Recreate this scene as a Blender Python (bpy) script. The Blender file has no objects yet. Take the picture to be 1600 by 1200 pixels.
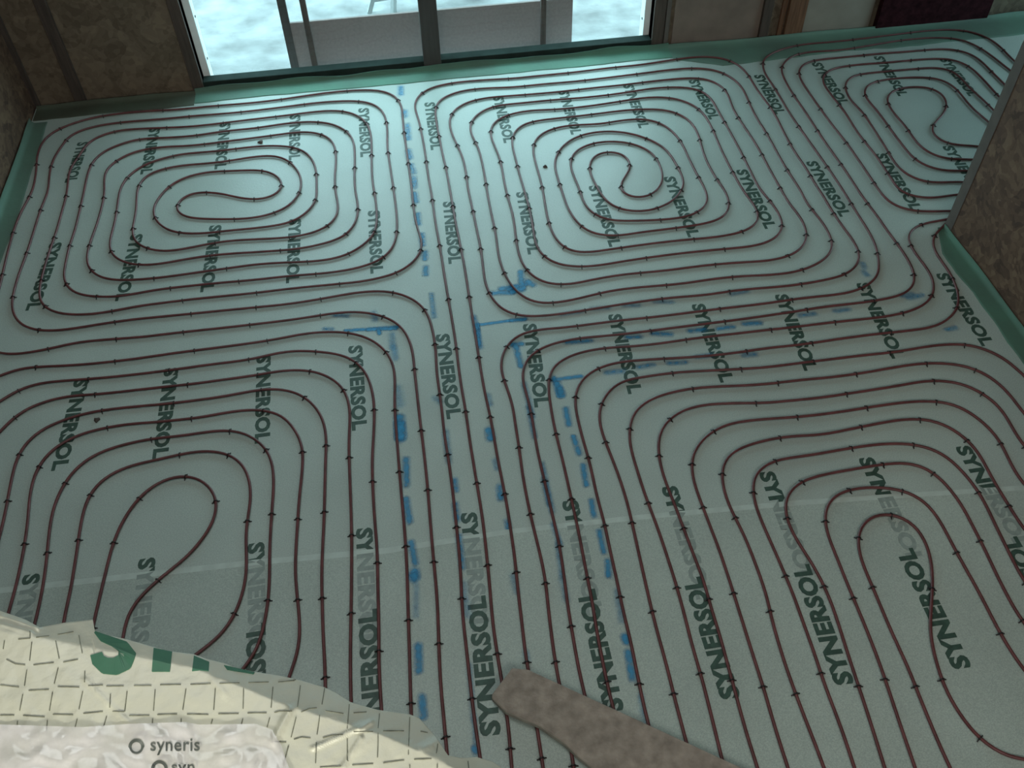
import bpy, math, random
from mathutils import Vector, noise
sc = bpy.context.scene
random.seed(7)

# ---------------------------------------------------------------- camera
FPX, PITCH, ROLL, YAW, CAMZ = 1429.0, 0.8515, -0.02816, -0.12674, 4.5
def _rot(v):
    c, s = math.cos(YAW), math.sin(YAW)
    return Vector((v[0]*c - v[1]*s, v[0]*s + v[1]*c, v[2]))
_f = Vector((0, math.cos(PITCH), -math.sin(PITCH)))
_x = Vector((1, 0, 0)); _u = _x.cross(_f)
CX = _rot(_x*math.cos(ROLL) + _u*math.sin(ROLL))
CU = _rot(-_x*math.sin(ROLL) + _u*math.cos(ROLL))
CF = _rot(_f)
cam = bpy.data.cameras.new('camera'); cam_o = bpy.data.objects.new('camera', cam)
sc.collection.objects.link(cam_o); sc.camera = cam_o
cam.sensor_fit = 'HORIZONTAL'; cam.sensor_width = 36; cam.lens = 36*FPX/1600
cam.clip_start = .02; cam.clip_end = 400
from mathutils import Matrix
cam_o.matrix_world = Matrix(((CX.x, CU.x, -CF.x, 0), (CX.y, CU.y, -CF.y, 0), (CX.z, CU.z, -CF.z, CAMZ), (0, 0, 0, 1)))

# ---------------------------------------------------------------- light
sc.view_settings.view_transform = 'Standard'; sc.view_settings.look = 'None'
sc.view_settings.gamma = 1; sc.view_settings.use_curve_mapping = False
sc.view_settings.exposure = 0.29
w = bpy.data.worlds.new('overcast_sky'); sc.world = w; w.use_nodes = True
bg = w.node_tree.nodes['Background']; bg.inputs[0].default_value = (.57, .92, 1.0, 1); bg.inputs[1].default_value = 3.7
def area(name, loc, target, sx, sy, power, col):
    l = bpy.data.lights.new(name, 'AREA'); l.shape = 'RECTANGLE'; l.size = sx; l.size_y = sy
    l.energy = power; l.color = col
    o = bpy.data.objects.new(name, l); sc.collection.objects.link(o); o.location = loc
    o.rotation_euler = (Vector(target) - Vector(loc)).to_track_quat('-Z', 'Y').to_euler()
    return o
# assumed warm spot, added behind the camera to brighten the foreground sheet
sp = bpy.data.lights.new('assumed_sheet_spot', 'SPOT'); sp.energy = 135; sp.color = (1.0, .95, .80)
sp.spot_size = math.radians(62); sp.spot_blend = .5; sp.shadow_soft_size = .15
sp_o = bpy.data.objects.new('assumed_sheet_spot', sp); sc.collection.objects.link(sp_o)
SPLOC = Vector((-1.1, -1.1, 3.75)); sp_o.location = SPLOC
sp_o.rotation_euler = (Vector((-.75, .35, 2.5)) - SPLOC).to_track_quat('-Z', 'Y').to_euler()
# added rear fill behind the photographer for ambient light; the wall there is closed
# added overhead fill under the closed ceiling, brightens the floor below
area('overhead_fill', (-1.2, 3.4, 5.52), (-1.2, 3.4, 0), 2.6, 2.2, 50, (.95, 1.0, .98))
area('rear_fill', (1.3, -2.3, 3.7), (1.3, 3, 0), 4.5, 2.2, 112, (1.0, .98, .92))

# ---------------------------------------------------------------- helpers
def ray(x, y):
    return (CF + CX*((x-800)/FPX) + CU*((600-y)/FPX))
def px(x, y, z=0.0):
    d = ray(x, y); t = (z-CAMZ)/d.z
    return Vector((d.x*t, d.y*t, z))
def onY(x, y, Y):
    d = ray(x, y); t = Y/d.y
    return Vector((d.x*t, Y, CAMZ + d.z*t))
def mesh_obj(name, V, F, mats, parent=None, midx=None, smooth=False):
    me = bpy.data.meshes.new(name); me.from_pydata([tuple(v) for v in V], [], F); 
    for m in (mats if isinstance(mats, (list, tuple)) else [mats]): me.materials.append(m)
    if midx:
        for p, i in zip(me.polygons, midx): p.material_index = i
    if smooth:
        for p in me.polygons: p.use_smooth = True
    me.update()
    o = bpy.data.objects.new(name, me); sc.collection.objects.link(o)
    if parent: o.parent = parent
    return o
def tag(o, label=None, cat=None, group=None, kind=None):
    if label: o['label'] = label
    if cat: o['category'] = cat
    if group: o['group'] = group
    if kind: o['kind'] = kind
    return o
def empty(name, loc=(0, 0, 0)):
    o = bpy.data.objects.new(name, None); sc.collection.objects.link(o); o.location = loc; return o
BOXF = [(0, 3, 2, 1), (4, 5, 6, 7), (0, 1, 5, 4), (1, 2, 6, 5), (2, 3, 7, 6), (3, 0, 4, 7)]
def boxes(name, L, mat, parent=None, bev=0):
    V, F = [], []
    for (a, b) in L:
        k = len(V)
        V += [(a[0], a[1], a[2]), (b[0], a[1], a[2]), (b[0], b[1], a[2]), (a[0], b[1], a[2]),
              (a[0], a[1], b[2]), (b[0], a[1], b[2]), (b[0], b[1], b[2]), (a[0], b[1], b[2])]
        F += [tuple(k+i for i in f) for f in BOXF]
    o = mesh_obj(name, V, F, mat, parent)
    if bev:
        m = o.modifiers.new('bevel', 'BEVEL'); m.width = bev; m.segments = 2
    return o
def prism(name, base, top, mat, parent=None):
    n = len(base); V = list(base) + list(top)
    F = [tuple(range(n-1, -1, -1)), tuple(range(n, 2*n))] + [(i, (i+1) % n, n+(i+1) % n, n+i) for i in range(n)]
    return mesh_obj(name, V, F, mat, parent)

# ---------------------------------------------------------------- materials
def mat(name, col, rough=.7, spec=.5, scale=6, amount=.12, bump=0, bscale=80, coat=0, stretch=(1, 1, 1), col2=None, detail=6):
    m = bpy.data.materials.new(name); m.use_nodes = True; nt = m.node_tree; b = nt.nodes['Principled BSDF']
    tc = nt.nodes.new('ShaderNodeTexCoord'); mp = nt.nodes.new('ShaderNodeMapping'); mp.inputs['Scale'].default_value = stretch
    nt.links.new(tc.outputs['Object'], mp.inputs[0])
    n = nt.nodes.new('ShaderNodeTexNoise'); n.inputs['Scale'].default_value = scale; n.inputs['Detail'].default_value = detail
    nt.links.new(mp.outputs[0], n.inputs['Vector'])
    r = nt.nodes.new('ShaderNodeValToRGB'); r.color_ramp.elements[0].position = .3; r.color_ramp.elements[1].position = .7
    c2 = col2 or tuple(c*(1-amount) for c in col)
    r.color_ramp.elements[0].color = (*c2, 1); r.color_ramp.elements[1].color = (*(tuple(min(1, c*(1+amount)) for c in col) if not col2 else col), 1)
    nt.links.new(n.outputs[0], r.inputs[0]); nt.links.new(r.outputs[0], b.inputs['Base Color'])
    b.inputs['Roughness'].default_value = rough; b.inputs['Specular IOR Level'].default_value = spec
    b.inputs['Coat Weight'].default_value = coat; b.inputs['Coat Roughness'].default_value = .25
    if bump:
        n2 = nt.nodes.new('ShaderNodeTexNoise'); n2.inputs['Scale'].default_value = bscale; n2.inputs['Detail'].default_value = 4
        nt.links.new(mp.outputs[0], n2.inputs['Vector'])
        bp = nt.nodes.new('ShaderNodeBump'); bp.inputs['Strength'].default_value = bump; bp.inputs['Distance'].default_value = .01
        nt.links.new(n2.outputs[0], bp.inputs['Height']); nt.links.new(bp.outputs[0], b.inputs['Normal'])
    return m
def osb(name, dark, light, scale=9, mid=None):
    m = bpy.data.materials.new(name); m.use_nodes = True; nt = m.node_tree; b = nt.nodes['Principled BSDF']
    tc = nt.nodes.new('ShaderNodeTexCoord')
    n = nt.nodes.new('ShaderNodeTexNoise'); n.inputs['Scale'].default_value = 3; n.inputs['Detail'].default_value = 3
    nt.links.new(tc.outputs['Object'], n.inputs['Vector'])
    mx = nt.nodes.new('ShaderNodeMixRGB'); mx.inputs[0].default_value = .18
    nt.links.new(tc.outputs['Object'], mx.inputs[1]); nt.links.new(n.outputs['Color'], mx.inputs[2])
    vo = nt.nodes.new('ShaderNodeTexVoronoi'); vo.inputs['Scale'].default_value = scale; vo.inputs['Randomness'].default_value = 1
    nt.links.new(mx.outputs[0], vo.inputs['Vector'])
    v2 = nt.nodes.new('ShaderNodeTexVoronoi'); v2.inputs['Scale'].default_value = scale*3.1
    nt.links.new(mx.outputs[0], v2.inputs['Vector'])
    sp_ = nt.nodes.new('ShaderNodeSeparateColor'); nt.links.new(vo.outputs['Color'], sp_.inputs[0])
    s2 = nt.nodes.new('ShaderNodeSeparateColor'); nt.links.new(v2.outputs['Color'], s2.inputs[0])
    ad = nt.nodes.new('ShaderNodeMath'); ad.operation = 'ADD'; nt.links.new(sp_.outputs[0], ad.inputs[0]); nt.links.new(s2.outputs[1], ad.inputs[1])
    hf = nt.nodes.new('ShaderNodeMath'); hf.operation = 'MULTIPLY'; hf.inputs[1].default_value = .5; nt.links.new(ad.outputs[0], hf.inputs[0])
    r = nt.nodes.new('ShaderNodeValToRGB'); r.color_ramp.elements[0].position = .1; r.color_ramp.elements[1].position = .9
    r.color_ramp.elements[0].color = (*dark, 1); r.color_ramp.elements[1].color = (*light, 1)
    if mid:
        e = r.color_ramp.elements.new(.5); e.color = (*mid, 1)
    nt.links.new(hf.outputs[0], r.inputs[0]); nt.links.new(r.outputs[0], b.inputs['Base Color'])
    b.inputs['Roughness'].default_value = .75
    bp = nt.nodes.new('ShaderNodeBump'); bp.inputs['Strength'].default_value = .4; bp.inputs['Distance'].default_value = .006
    nt.links.new(hf.outputs[0], bp.inputs['Height']); nt.links.new(bp.outputs[0], b.inputs['Normal'])
    return m
M = {}
M['sheet'] = mat('printed_membrane', (.50, .595, .55), rough=.42, spec=.6, scale=2.2, amount=.05, bump=.10, bscale=45)
M['sheet_near'] = mat('overlapping_membrane', (.48, .57, .52), rough=.45, spec=.5, scale=2.0, amount=.06, bump=.12, bscale=45)
M['ink'] = mat('dark_green_ink', (.045, .09, .07), rough=.55, scale=30, amount=.25)
M['ink_fade'] = mat('ink_under_film', (.27, .335, .31), rough=.5, scale=30, amount=.12)
M['edge'] = mat('film_edge', (.515, .61, .565), rough=.35, scale=12, amount=.1)
M['pipe'] = mat('oxblood_pipe', (.135, .045, .045), rough=.4, spec=.4, scale=14, amount=.25)
M['clip'] = mat('black_clip', (.018, .016, .016), rough=.5)
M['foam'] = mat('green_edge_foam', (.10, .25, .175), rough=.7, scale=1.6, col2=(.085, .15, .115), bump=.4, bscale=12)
M['foam_shade_tint'] = mat('shade_tinted_edge_foam', (.085, .115, .08), rough=.8, scale=2, col2=(.06, .06, .042), bump=.4, bscale=12)  # edge foam with the shade left of the bay put into its colour
M['foam_grey'] = mat('grey_green_edge_foam', (.125, .235, .18), rough=.75, scale=1.6, col2=(.105, .155, .125), bump=.4, bscale=12)
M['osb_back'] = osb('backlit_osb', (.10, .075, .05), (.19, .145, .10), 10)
M['ply'] = mat('plywood', (.20, .155, .125), rough=.8, scale=5, amount=.18, bump=.2, bscale=90)
M['osb'] = osb('stub_osb', (.07, .038, .026), (.19, .118, .072), 10, (.125, .072, .045))
M['timber'] = mat('dark_timber', (.07, .052, .042), rough=.8, scale=8, amount=.3, stretch=(6, 6, .5))
M['timber_red'] = mat('red_brown_timber', (.15, .075, .04), rough=.8, scale=8, amount=.35, stretch=(6, 6, .5))
M['post'] = mat('grey_timber', (.055, .050, .046), rough=.75, scale=8, amount=.15, stretch=(6, 6, .5))
M['trimwood'] = mat('grey_brown_edge', (.115, .098, .085), rough=.75, scale=8, amount=.15)
M['panel'] = mat('grey_board', (.25, .215, .205), rough=.8, spec=.2, scale=40, amount=.08)
M['darkpanel'] = mat('maroon_board', (.030, .009, .012), rough=1, spec=.1, scale=20, amount=.4)
M['pale'] = mat('pale_board', (.27, .25, .21), rough=.8, scale=5, amount=.1)
M['white'] = mat('white_vinyl', (.88, .93, .93), rough=.4, scale=4, amount=.03)
M['screw'] = mat('steel_screw', (.06, .06, .06), rough=.4)
M['frame'] = mat('green_grey_rail', (.022, .034, .030), rough=.9, spec=.1, scale=8, amount=.2)
M['snow'] = mat('patchy_snow', (.36, .38, .38), rough=.85, scale=3.5, col2=(.19, .20, .20), bump=1.0, bscale=7)
M['slab'] = mat('concrete', (.22, .22, .20), rough=.9, scale=5, amount=.15, bump=.3)
M['ceil'] = mat('bare_ceiling', (.20, .17, .14), rough=.9, scale=3, amount=.1)
M['plank'] = mat('scaffold_board', (.31, .265, .22), rough=.8, scale=16, amount=.28, bump=.5, bscale=60, detail=9)
M['plank_end'] = mat('pale_cut_wood', (.42, .40, .34), rough=.8, scale=20, amount=.2)
M['near_sheet'] = mat('cream_membrane', (.62, .63, .52), rough=.4, spec=.5, scale=6, amount=.05, bump=.3, bscale=30, coat=.25)
M['near_ink'] = mat('bright_green_ink', (.045, .17, .10), rough=.5, scale=20, amount=.1)
M['dash'] = mat('dark_dash', (.19, .20, .15), rough=.6, scale=60, amount=.4)
# woven print: fine threads on the membrane
for key in ('sheet', 'sheet_near'):
    nt = M[key].node_tree; b = nt.nodes['Principled BSDF']
    tc = [n for n in nt.nodes if n.type == 'TEX_COORD'][0]
    old = b.inputs['Base Color'].links[0].from_socket
    g = nt.nodes.new('ShaderNodeTexNoise'); g.inputs['Scale'].default_value = 170; g.inputs['Detail'].default_value = 2
    nt.links.new(tc.outputs['Object'], g.inputs['Vector'])
    r = nt.nodes.new('ShaderNodeValToRGB'); r.color_ramp.elements[0].position = .3; r.color_ramp.elements[1].position = .7
    r.color_ramp.elements[0].color = (.70, .71, .73, 1); r.color_ramp.elements[1].color = (1, 1, .98, 1)
    nt.links.new(g.outputs[0], r.inputs[0])
    mx = nt.nodes.new('ShaderNodeMixRGB'); mx.blend_type = 'MULTIPLY'; mx.inputs[0].default_value = 1
    nt.links.new(old, mx.inputs[1]); nt.links.new(r.outputs[0], mx.inputs[2]); nt.links.new(mx.outputs[0], b.inputs['Base Color'])
# marker paint with soft, ragged edges
m = bpy.data.materials.new('blue_marker_paint'); m.use_nodes = True; nt = m.node_tree; b = nt.nodes['Principled BSDF']
b.inputs['Base Color'].default_value = (.03, .28, .52, 1); b.inputs['Roughness'].default_value = .5
at = nt.nodes.new('ShaderNodeAttribute'); at.attribute_name = 'paint_amount'
tc = nt.nodes.new('ShaderNodeTexCoord'); n = nt.nodes.new('ShaderNodeTexNoise'); n.inputs['Scale'].default_value = 28; n.inputs['Detail'].default_value = 3
nt.links.new(tc.outputs['Object'], n.inputs['Vector'])
ml = nt.nodes.new('ShaderNodeMath'); ml.operation = 'MULTIPLY_ADD'; ml.inputs[1].default_value = 1.5; ml.inputs[2].default_value = .25
nt.links.new(n.outputs[0], ml.inputs[0]); m2 = nt.nodes.new('ShaderNodeMath'); m2.operation = 'MULTIPLY'; m2.use_clamp = True
nt.links.new(ml.outputs[0], m2.inputs[0]); nt.links.new(at.outputs['Fac'], m2.inputs[1]); nt.links.new(m2.outputs[0], b.inputs['Alpha'])
M['paint'] = m
# clear wrinkled film
m = bpy.data.materials.new('clear_film'); m.use_nodes = True; nt = m.node_tree; b = nt.nodes['Principled BSDF']
b.inputs['Base Color'].default_value = (.88, .87, .90, 1); b.inputs['Roughness'].default_value = .12; b.inputs['Specular IOR Level'].default_value = .8
b.inputs['Coat Weight'].default_value = .6; b.inputs['Coat Roughness'].default_value = .08
tc = nt.nodes.new('ShaderNodeTexCoord'); n = nt.nodes.new('ShaderNodeTexNoise'); n.inputs['Scale'].default_value = 9; n.inputs['Detail'].default_value = 6
nt.links.new(tc.outputs['Object'], n.inputs['Vector'])
r = nt.nodes.new('ShaderNodeMapRange'); r.inputs[1].default_value = .35; r.inputs[2].default_value = .7; r.inputs[3].default_value = .35; r.inputs[4].default_value = .75
nt.links.new(n.outputs[0], r.inputs[0]); nt.links.new(r.outputs[0], b.inputs['Alpha'])
n2 = nt.nodes.new('ShaderNodeTexNoise'); n2.inputs['Scale'].default_value = 9; n2.inputs['Detail'].default_value = 2
nt.links.new(tc.outputs['Object'], n2.inputs['Vector'])
bp = nt.nodes.new('ShaderNodeBump'); bp.inputs['Strength'].default_value = .55; bp.inputs['Distance'].default_value = .02
nt.links.new(n2.outputs[0], bp.inputs['Height']); nt.links.new(bp.outputs[0], b.inputs['Normal'])
M['film'] = m
m = bpy.data.materials.new('window_glass'); m.use_nodes = True; nt = m.node_tree; nt.nodes.clear()
o_ = nt.nodes.new('ShaderNodeOutputMaterial'); t_ = nt.nodes.new('ShaderNodeBsdfTransparent'); g_ = nt.nodes.new('ShaderNodeBsdfGlossy'); g_.inputs['Roughness'].default_value = .02
x_ = nt.nodes.new('ShaderNodeMixShader'); x_.inputs[0].default_value = .012
nt.links.new(t_.outputs[0], x_.inputs[1]); nt.links.new(g_.outputs[0], x_.inputs[2]); nt.links.new(x_.outputs[0], o_.inputs[0])
M['glass'] = m

# every run of pipe, read in quarter-pixel marks of a 4 x 4 grid of squares on the floor plan
O={'T1':(0,0),'T2':(400,0),'T3':(800,0),'T4':(1200,0),'M1':(0,300),'M2':(400,300),'M3':(800,300),'M4':(1200,300),
   'L1':(0,600),'L2':(400,600),'L3':(800,600),'L4':(1200,600),'B1':(0,900),'B2':(400,900),'B3':(800,900),'B4':(1200,900)}
def S(txt, rev=False):
    out=[]; o=None
    for w in txt.split():
        if w in O: o=O[w]
        else:
            a,b=w.split(','); out.append((o[0]+float(a)/4,o[1]+float(b)/4))
    return out[::-1] if rev else out
TL=(S("B2 1400,1130 1370,930 1345,730 1318,480 1290,230 1280,0 L2 1265,1000 1250,870 1235,720 1210,520 1178,320 1160,150 1140,0 M2 1130,1150 1120,950 1100,850 1070,750 1010,685 930,645 830,620 650,625 450,660 200,700 0,720")
 +S("M1 1400,740 1200,760 1000,780 800,800 600,830 450,855 330,868 210,862 130,830 90,780 72,720 80,650 100,570 130,480 165,390 195,300 225,200 265,80 300,0")
 +S("T1 310,1080 340,980 390,910 420,860 500,815 640,780 800,760 1000,745 1200,725 1400,710 1600,690 T2 200,665 400,640 600,630 700,638 770,670 805,720 820,800 820,910 835,1020 855,1150 M2 862,0")
 +S("M2 870,60 882,200 870,310 820,395 720,450 560,490 400,510 200,525 0,548 M1 1400,565 1200,585 1000,608 870,630 760,652 640,656 530,648 450,625 410,580 395,530 410,450 430,350 465,250 500,110 525,0")
 +S("T1 550,1080 580,1010 640,950 740,905 860,870 1050,860 1200,850 1400,820 1600,800 T2 200,770 350,760 450,768 530,795 585,835 610,880 617,1000 615,1100 620,1200")
 +S("M2 635,60 635,150 610,215 540,285 430,320 300,350 150,365 0,375 M1 1400,388 1250,405 1080,435 960,455 860,458 760,435 700,395 683,350 690,290 712,215 735,90 745,0")
 +S("T1 750,1180 800,1100 900,1030 1000,995 1120,965 1350,945 1600,915 T2 100,910 240,920 320,955 355,1000 375,1060 378,1200")
 +S("M2 380,40 350,95 240,182 120,210 0,225 M1 1420,242 1280,258 1150,260 1050,240 975,180 955,110 975,60 1020,0 T1 1060,1160 1150,1110 1300,1075 1450,1068 1600,1062 T2 60,1065 110,1085 155,1115 168,1150 150,1200")
 +S("M2 110,25 50,45 0,48 M1 1500,38 1400,12 1280,0 1200,5 1130,40 1095,95 1120,140 1200,165 1300,168 1450,170 1600,160")
 +S("M2 120,130 210,85 275,0 T2 282,1110 250,1050 200,1000 120,972 0,978 T1 1400,1010 1250,1025 1130,1035 1000,1060 900,1105 860,1180")
 +S("M1 855,0 852,120 830,220 830,290 870,335 930,358 1020,372 1120,362 1250,335 1400,308 1600,295 M2 150,288 300,270 400,240 480,190 515,120 505,40")
 +S("T2 495,1190 492,1100 500,1000 492,910 460,860 400,835 300,822 150,840 0,860 T1 1400,885 1200,910 1000,920 850,945 750,990 670,1050 650,1120 655,1200")
 +S("M1 635,100 600,220 565,310 542,400 545,460 590,515 660,545 760,552 900,545 1080,525 1250,500 1400,480 1600,452 M2 180,440 400,430 550,400 660,340 740,260 755,150 740,0")
 +S("T2 728,1140 722,1000 720,860 705,790 660,735 580,700 500,690 350,700 200,720 0,743 T1 1380,770 1200,790 980,800 860,805 740,815 620,850 540,900 500,970 440,1050 425,1130 420,1200")
 +S("M1 385,130 355,240 320,340 290,430 260,540 245,620 250,690 290,730 350,755 450,768 560,765 700,745 850,715 1000,695 1200,670 1400,650 1600,630 M2 200,605 450,580 690,555 820,525 910,495 980,440 1030,380 1040,320 1005,215 985,100 975,0")
 +S("T2 968,1130 955,1050 940,930 925,830 915,720 910,660 880,610 830,578 740,562 560,568 400,585 200,615 0,640 T1 1300,665 1100,685 900,695 700,715 560,740 430,780 330,825 270,880 235,960 225,1080 200,1200")
 +S("M1 150,90 115,160 80,260 50,370 30,450 10,540 -15,640 -60,800 -100,920 -60,990 0,1010 50,1018 150,1008 260,990 370,965 480,940 700,920 900,905 1100,880 1400,848 1600,825")
 +S("M2 280,790 500,755 650,748 780,770 880,815 940,880 970,960 985,1030 990,1120 1000,1200 L2 1025,230 1050,430 1070,620 1090,870 1105,1050 1120,1200 B2 1135,200 1143,450 1155,700 1175,900 1188,1050"))
TC=(S("B3 195,1200 165,1010 105,600 85,510 70,360 45,160 28,0 L3 15,1060 0,970 L2 1580,830 1550,660 1510,465 1470,230 1440,100 1420,0 M2 1395,1050 1375,920 1352,780 1330,640 1300,450 1270,300 1240,150 1215,0")
 +S("T2 1205,1150 1190,1060 1165,960 1150,880 1130,780 1120,680 1140,630 1200,595 1300,565 1450,550 1600,545 T3 200,525 400,508 600,485 800,460 1000,435 1150,425 1280,440 1380,490 1440,550 1480,640 1530,740 1600,850")
 +S("T4 60,960 130,1080 210,1200 M4 240,70 310,150 360,220 400,300 405,350 380,400 290,460 170,500 0,520 M3 1450,525 1250,545 1045,575 800,595 600,620 460,655 350,680 250,695 140,692 60,650 0,590")
 +S("M2 1560,525 1520,420 1500,270 1470,130 1445,0 T2 1430,1100 1410,1000 1385,910 1350,850 1335,790 1355,740 1420,690 1500,660 1600,650 T3 250,625 500,605 700,580 900,550 1060,545 1170,560 1240,610 1280,680 1360,820 1420,930 1480,1050 1560,1200")
 +S("M4 0,40 40,90 80,160 95,220 60,280 0,315 M3 1500,340 1400,350 1200,368 1000,390 850,410 680,435 550,458 400,468 300,455 210,415 155,350 140,280 115,130 80,0")
 +S("T3 70,1190 45,1080 20,980 0,900 5,840 60,780 150,755 300,738 500,715 700,690 850,682 980,690 1080,730 1140,790 1170,860 1200,970 1260,1090 1335,1200")
 +S("M3 1355,40 1355,100 1330,155 1240,190 1100,215 940,235 780,255 650,275 560,270 480,250 420,205 370,140 340,80 315,0 T3 285,1110 265,1030 280,960 330,900 400,855 520,825 640,820 760,838 880,880 960,930 1010,1000 1060,1090 1078,1150")
 +S("M3 1060,-10 1040,20 1000,60 930,95 830,122 730,118 650,100 580,50 550,0 T3 500,1110 480,1040 490,1000 530,960 600,945 680,955 730,990 742,1040 720,1090 690,1120 672,1160 680,1200")
 +S("M3 720,25 790,40 860,25 900,0 T3 935,1150 942,1090 920,1020 870,950 780,905 680,885 560,885 470,905 400,940 365,990 370,1060 400,1130 425,1190")
 +S("M3 445,60 480,115 540,155 620,178 750,180 980,170 1110,150 1190,110 1225,60 1215,0 T3 1190,1150 1150,1080 1100,980 1070,910 1030,850 950,780 850,745 700,750 550,775 400,780 300,792 200,825 145,870 130,920 140,990 175,1110 195,1200")
 +S("M3 210,100 235,210 270,290 320,345 370,372 450,380 600,360 850,325 1090,298 1250,285 1400,260 1500,225 1545,170 1530,110 1490,50 1450,0 T3 1370,1060 1300,920 1240,780 1180,690 1100,640 1000,612 850,608 700,630 500,660 300,682 100,692 0,710")
 +S("T2 1540,730 1490,760 1465,800 1470,860 1500,930 1530,1010 1545,1100 1565,1200 M3 0,120 15,200 25,300 40,380 70,460 120,520 180,560 260,578 360,578 500,548 700,515 950,492 1200,460 1400,442 1600,430")
 +S("M4 100,410 170,385 225,335 245,280 230,210 190,140 130,70 90,0 T4 0,1040 T3 1530,910 1450,790 1380,680 1350,590 1300,530 1200,490 1100,488 900,505 700,530 500,550 250,578 0,598 T2 1450,610 1330,635 1260,670 1220,710 1208,760 1225,840 1270,930 1300,1010 1315,1100 1325,1180")
 +S("M2 1350,90 1375,210 1400,330 1418,450 1430,560 1465,650 1520,720 1580,758 M3 0,767 80,778 240,770 400,748 600,715 800,685 1000,660 1200,645 1400,615 1600,598")
 +S("M4 100,590 250,570 380,545 490,515 550,470 575,420 570,370 530,300 470,220 400,120 330,0 T4 300,1160 230,1040 160,940 100,830 40,710 0,650 T3 1530,560 1470,460 1400,395 1300,360 1150,355 1000,375 800,405 600,425 400,450 200,470 0,490")
 +S("T2 1450,498 1250,515 1120,540 1040,575 1000,620 988,660 1000,700 1020,760 1040,860 1058,960 1070,1060 1085,1150 1095,1200 M2 1120,180 1155,375 1180,540 1220,770 1245,920 1262,1060 1280,1200 L2 1305,135 1340,380 1370,560 1395,710 1420,870 1438,1040 1455,1200 B2 1465,120 1478,280 1500,440 1530,620 1545,720 1580,960 1598,1200"))
TR=[S("B3 385,1200 375,1120 300,695 285,620 260,470 230,230 205,0 L3 170,1040 130,880 90,700 55,490 45,400 20,250 0,110 L2 1580,60 1560,0 M2 1530,1120 1530,1050 1545,990 M3 0,920 50,885 160,860 320,848 500,825 700,800 900,780 1100,755 1300,730 1600,695")
 +S("M4 200,665 400,645 530,625 620,585 680,540 695,470 685,380 660,300 600,200 530,90 475,0 T4 430,1130 340,1000 240,860 130,700 60,580 0,490 T3 1585,470 1565,410 1570,370 1600,345 T4 80,310 200,280 400,262 600,240 800,215 1000,192 1150,185 1280,200 1380,240 1450,290 1505,350"),
 S("M4 1130,118 1000,122 880,115 800,90 740,50 700,0 T4 600,1050 480,880 400,780 320,670 250,570 200,490 190,440 220,400 300,375 450,360 700,335 900,320 1100,305 1200,315 1300,355 1380,430 1450,500"),
 S("T4 1200,1135 1000,1140 880,1100 800,1030 740,930 650,790 590,700 510,620 480,540 485,510 540,470 700,450 900,432 1060,422 1150,440 1200,480 1260,550 1330,610 1390,670"),
 S("T4 1260,995 1150,995 1060,980 980,940 920,880 860,790 780,700 740,620 760,580 830,550 930,540 1040,555 1100,600 1120,660 1090,720 1030,780 1020,820 1060,870 1150,905 1300,910"),
 S("T4 1360,745 1300,700 1230,620 1160,540 1080,495 950,482 750,495 640,520 600,560 610,610 680,690 760,800 850,920 920,1000 1020,1050 1120,1068 1240,1065"),
 S("T4 1420,580 1330,480 1250,410 1150,370 1000,368 750,390 550,405 400,430 345,470 340,510 400,600 480,700 560,830 680,980 760,1100 M4 830,0 900,25 1000,40 1180,15"),
 S("T4 1480,415 1400,350 1300,285 1200,245 1050,235 850,250 600,290 440,315 250,325 150,350 100,390 80,430 100,490 150,580 240,710 330,850 400,950 500,1090 570,1200 M4 620,70 690,160 750,250 820,340 890,450 920,530 910,590 850,640 750,665 600,690 350,718 150,750 0,772")
 +S("M3 1400,800 1200,825 1000,850 800,875 600,898 400,915 280,940 190,970 120,1010 75,1070 60,1150 70,1200 L3 90,60 120,180 155,400 185,530 220,680 260,850 295,1000 325,1200 B3 350,200 385,400 420,600 465,785 555,1200")]
T4R=[S("B3 730,1200 640,850 600,700 560,500 530,350 500,150 468,0 L3 435,1020 400,850 360,670 320,490 265,270 240,130 225,0 M3 230,1150 250,1090 300,1055 380,1015 480,990 600,972 750,965 900,950 1140,915 1400,885 1600,862 M4 200,840 400,815 600,795 800,768 920,735 1000,690 1035,640 1040,580 1010,500 940,410 885,330 870,280 900,230 970,195 1100,175"),
 S("M4 1090,222 1050,250 1025,300 1040,370 1090,440 1140,510 1180,600 1195,680 1180,740 1130,795 1050,840 900,865 700,885 400,925 200,955 0,975 M3 1400,1005 1160,1030 980,1040 820,1050 680,1060 560,1090 480,1130 420,1190 L3 395,50 390,110 400,170 430,300 490,510 530,700 580,880 610,1030 650,1200 B3 690,200 740,400 790,650 830,840 865,975 920,1200")]
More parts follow.
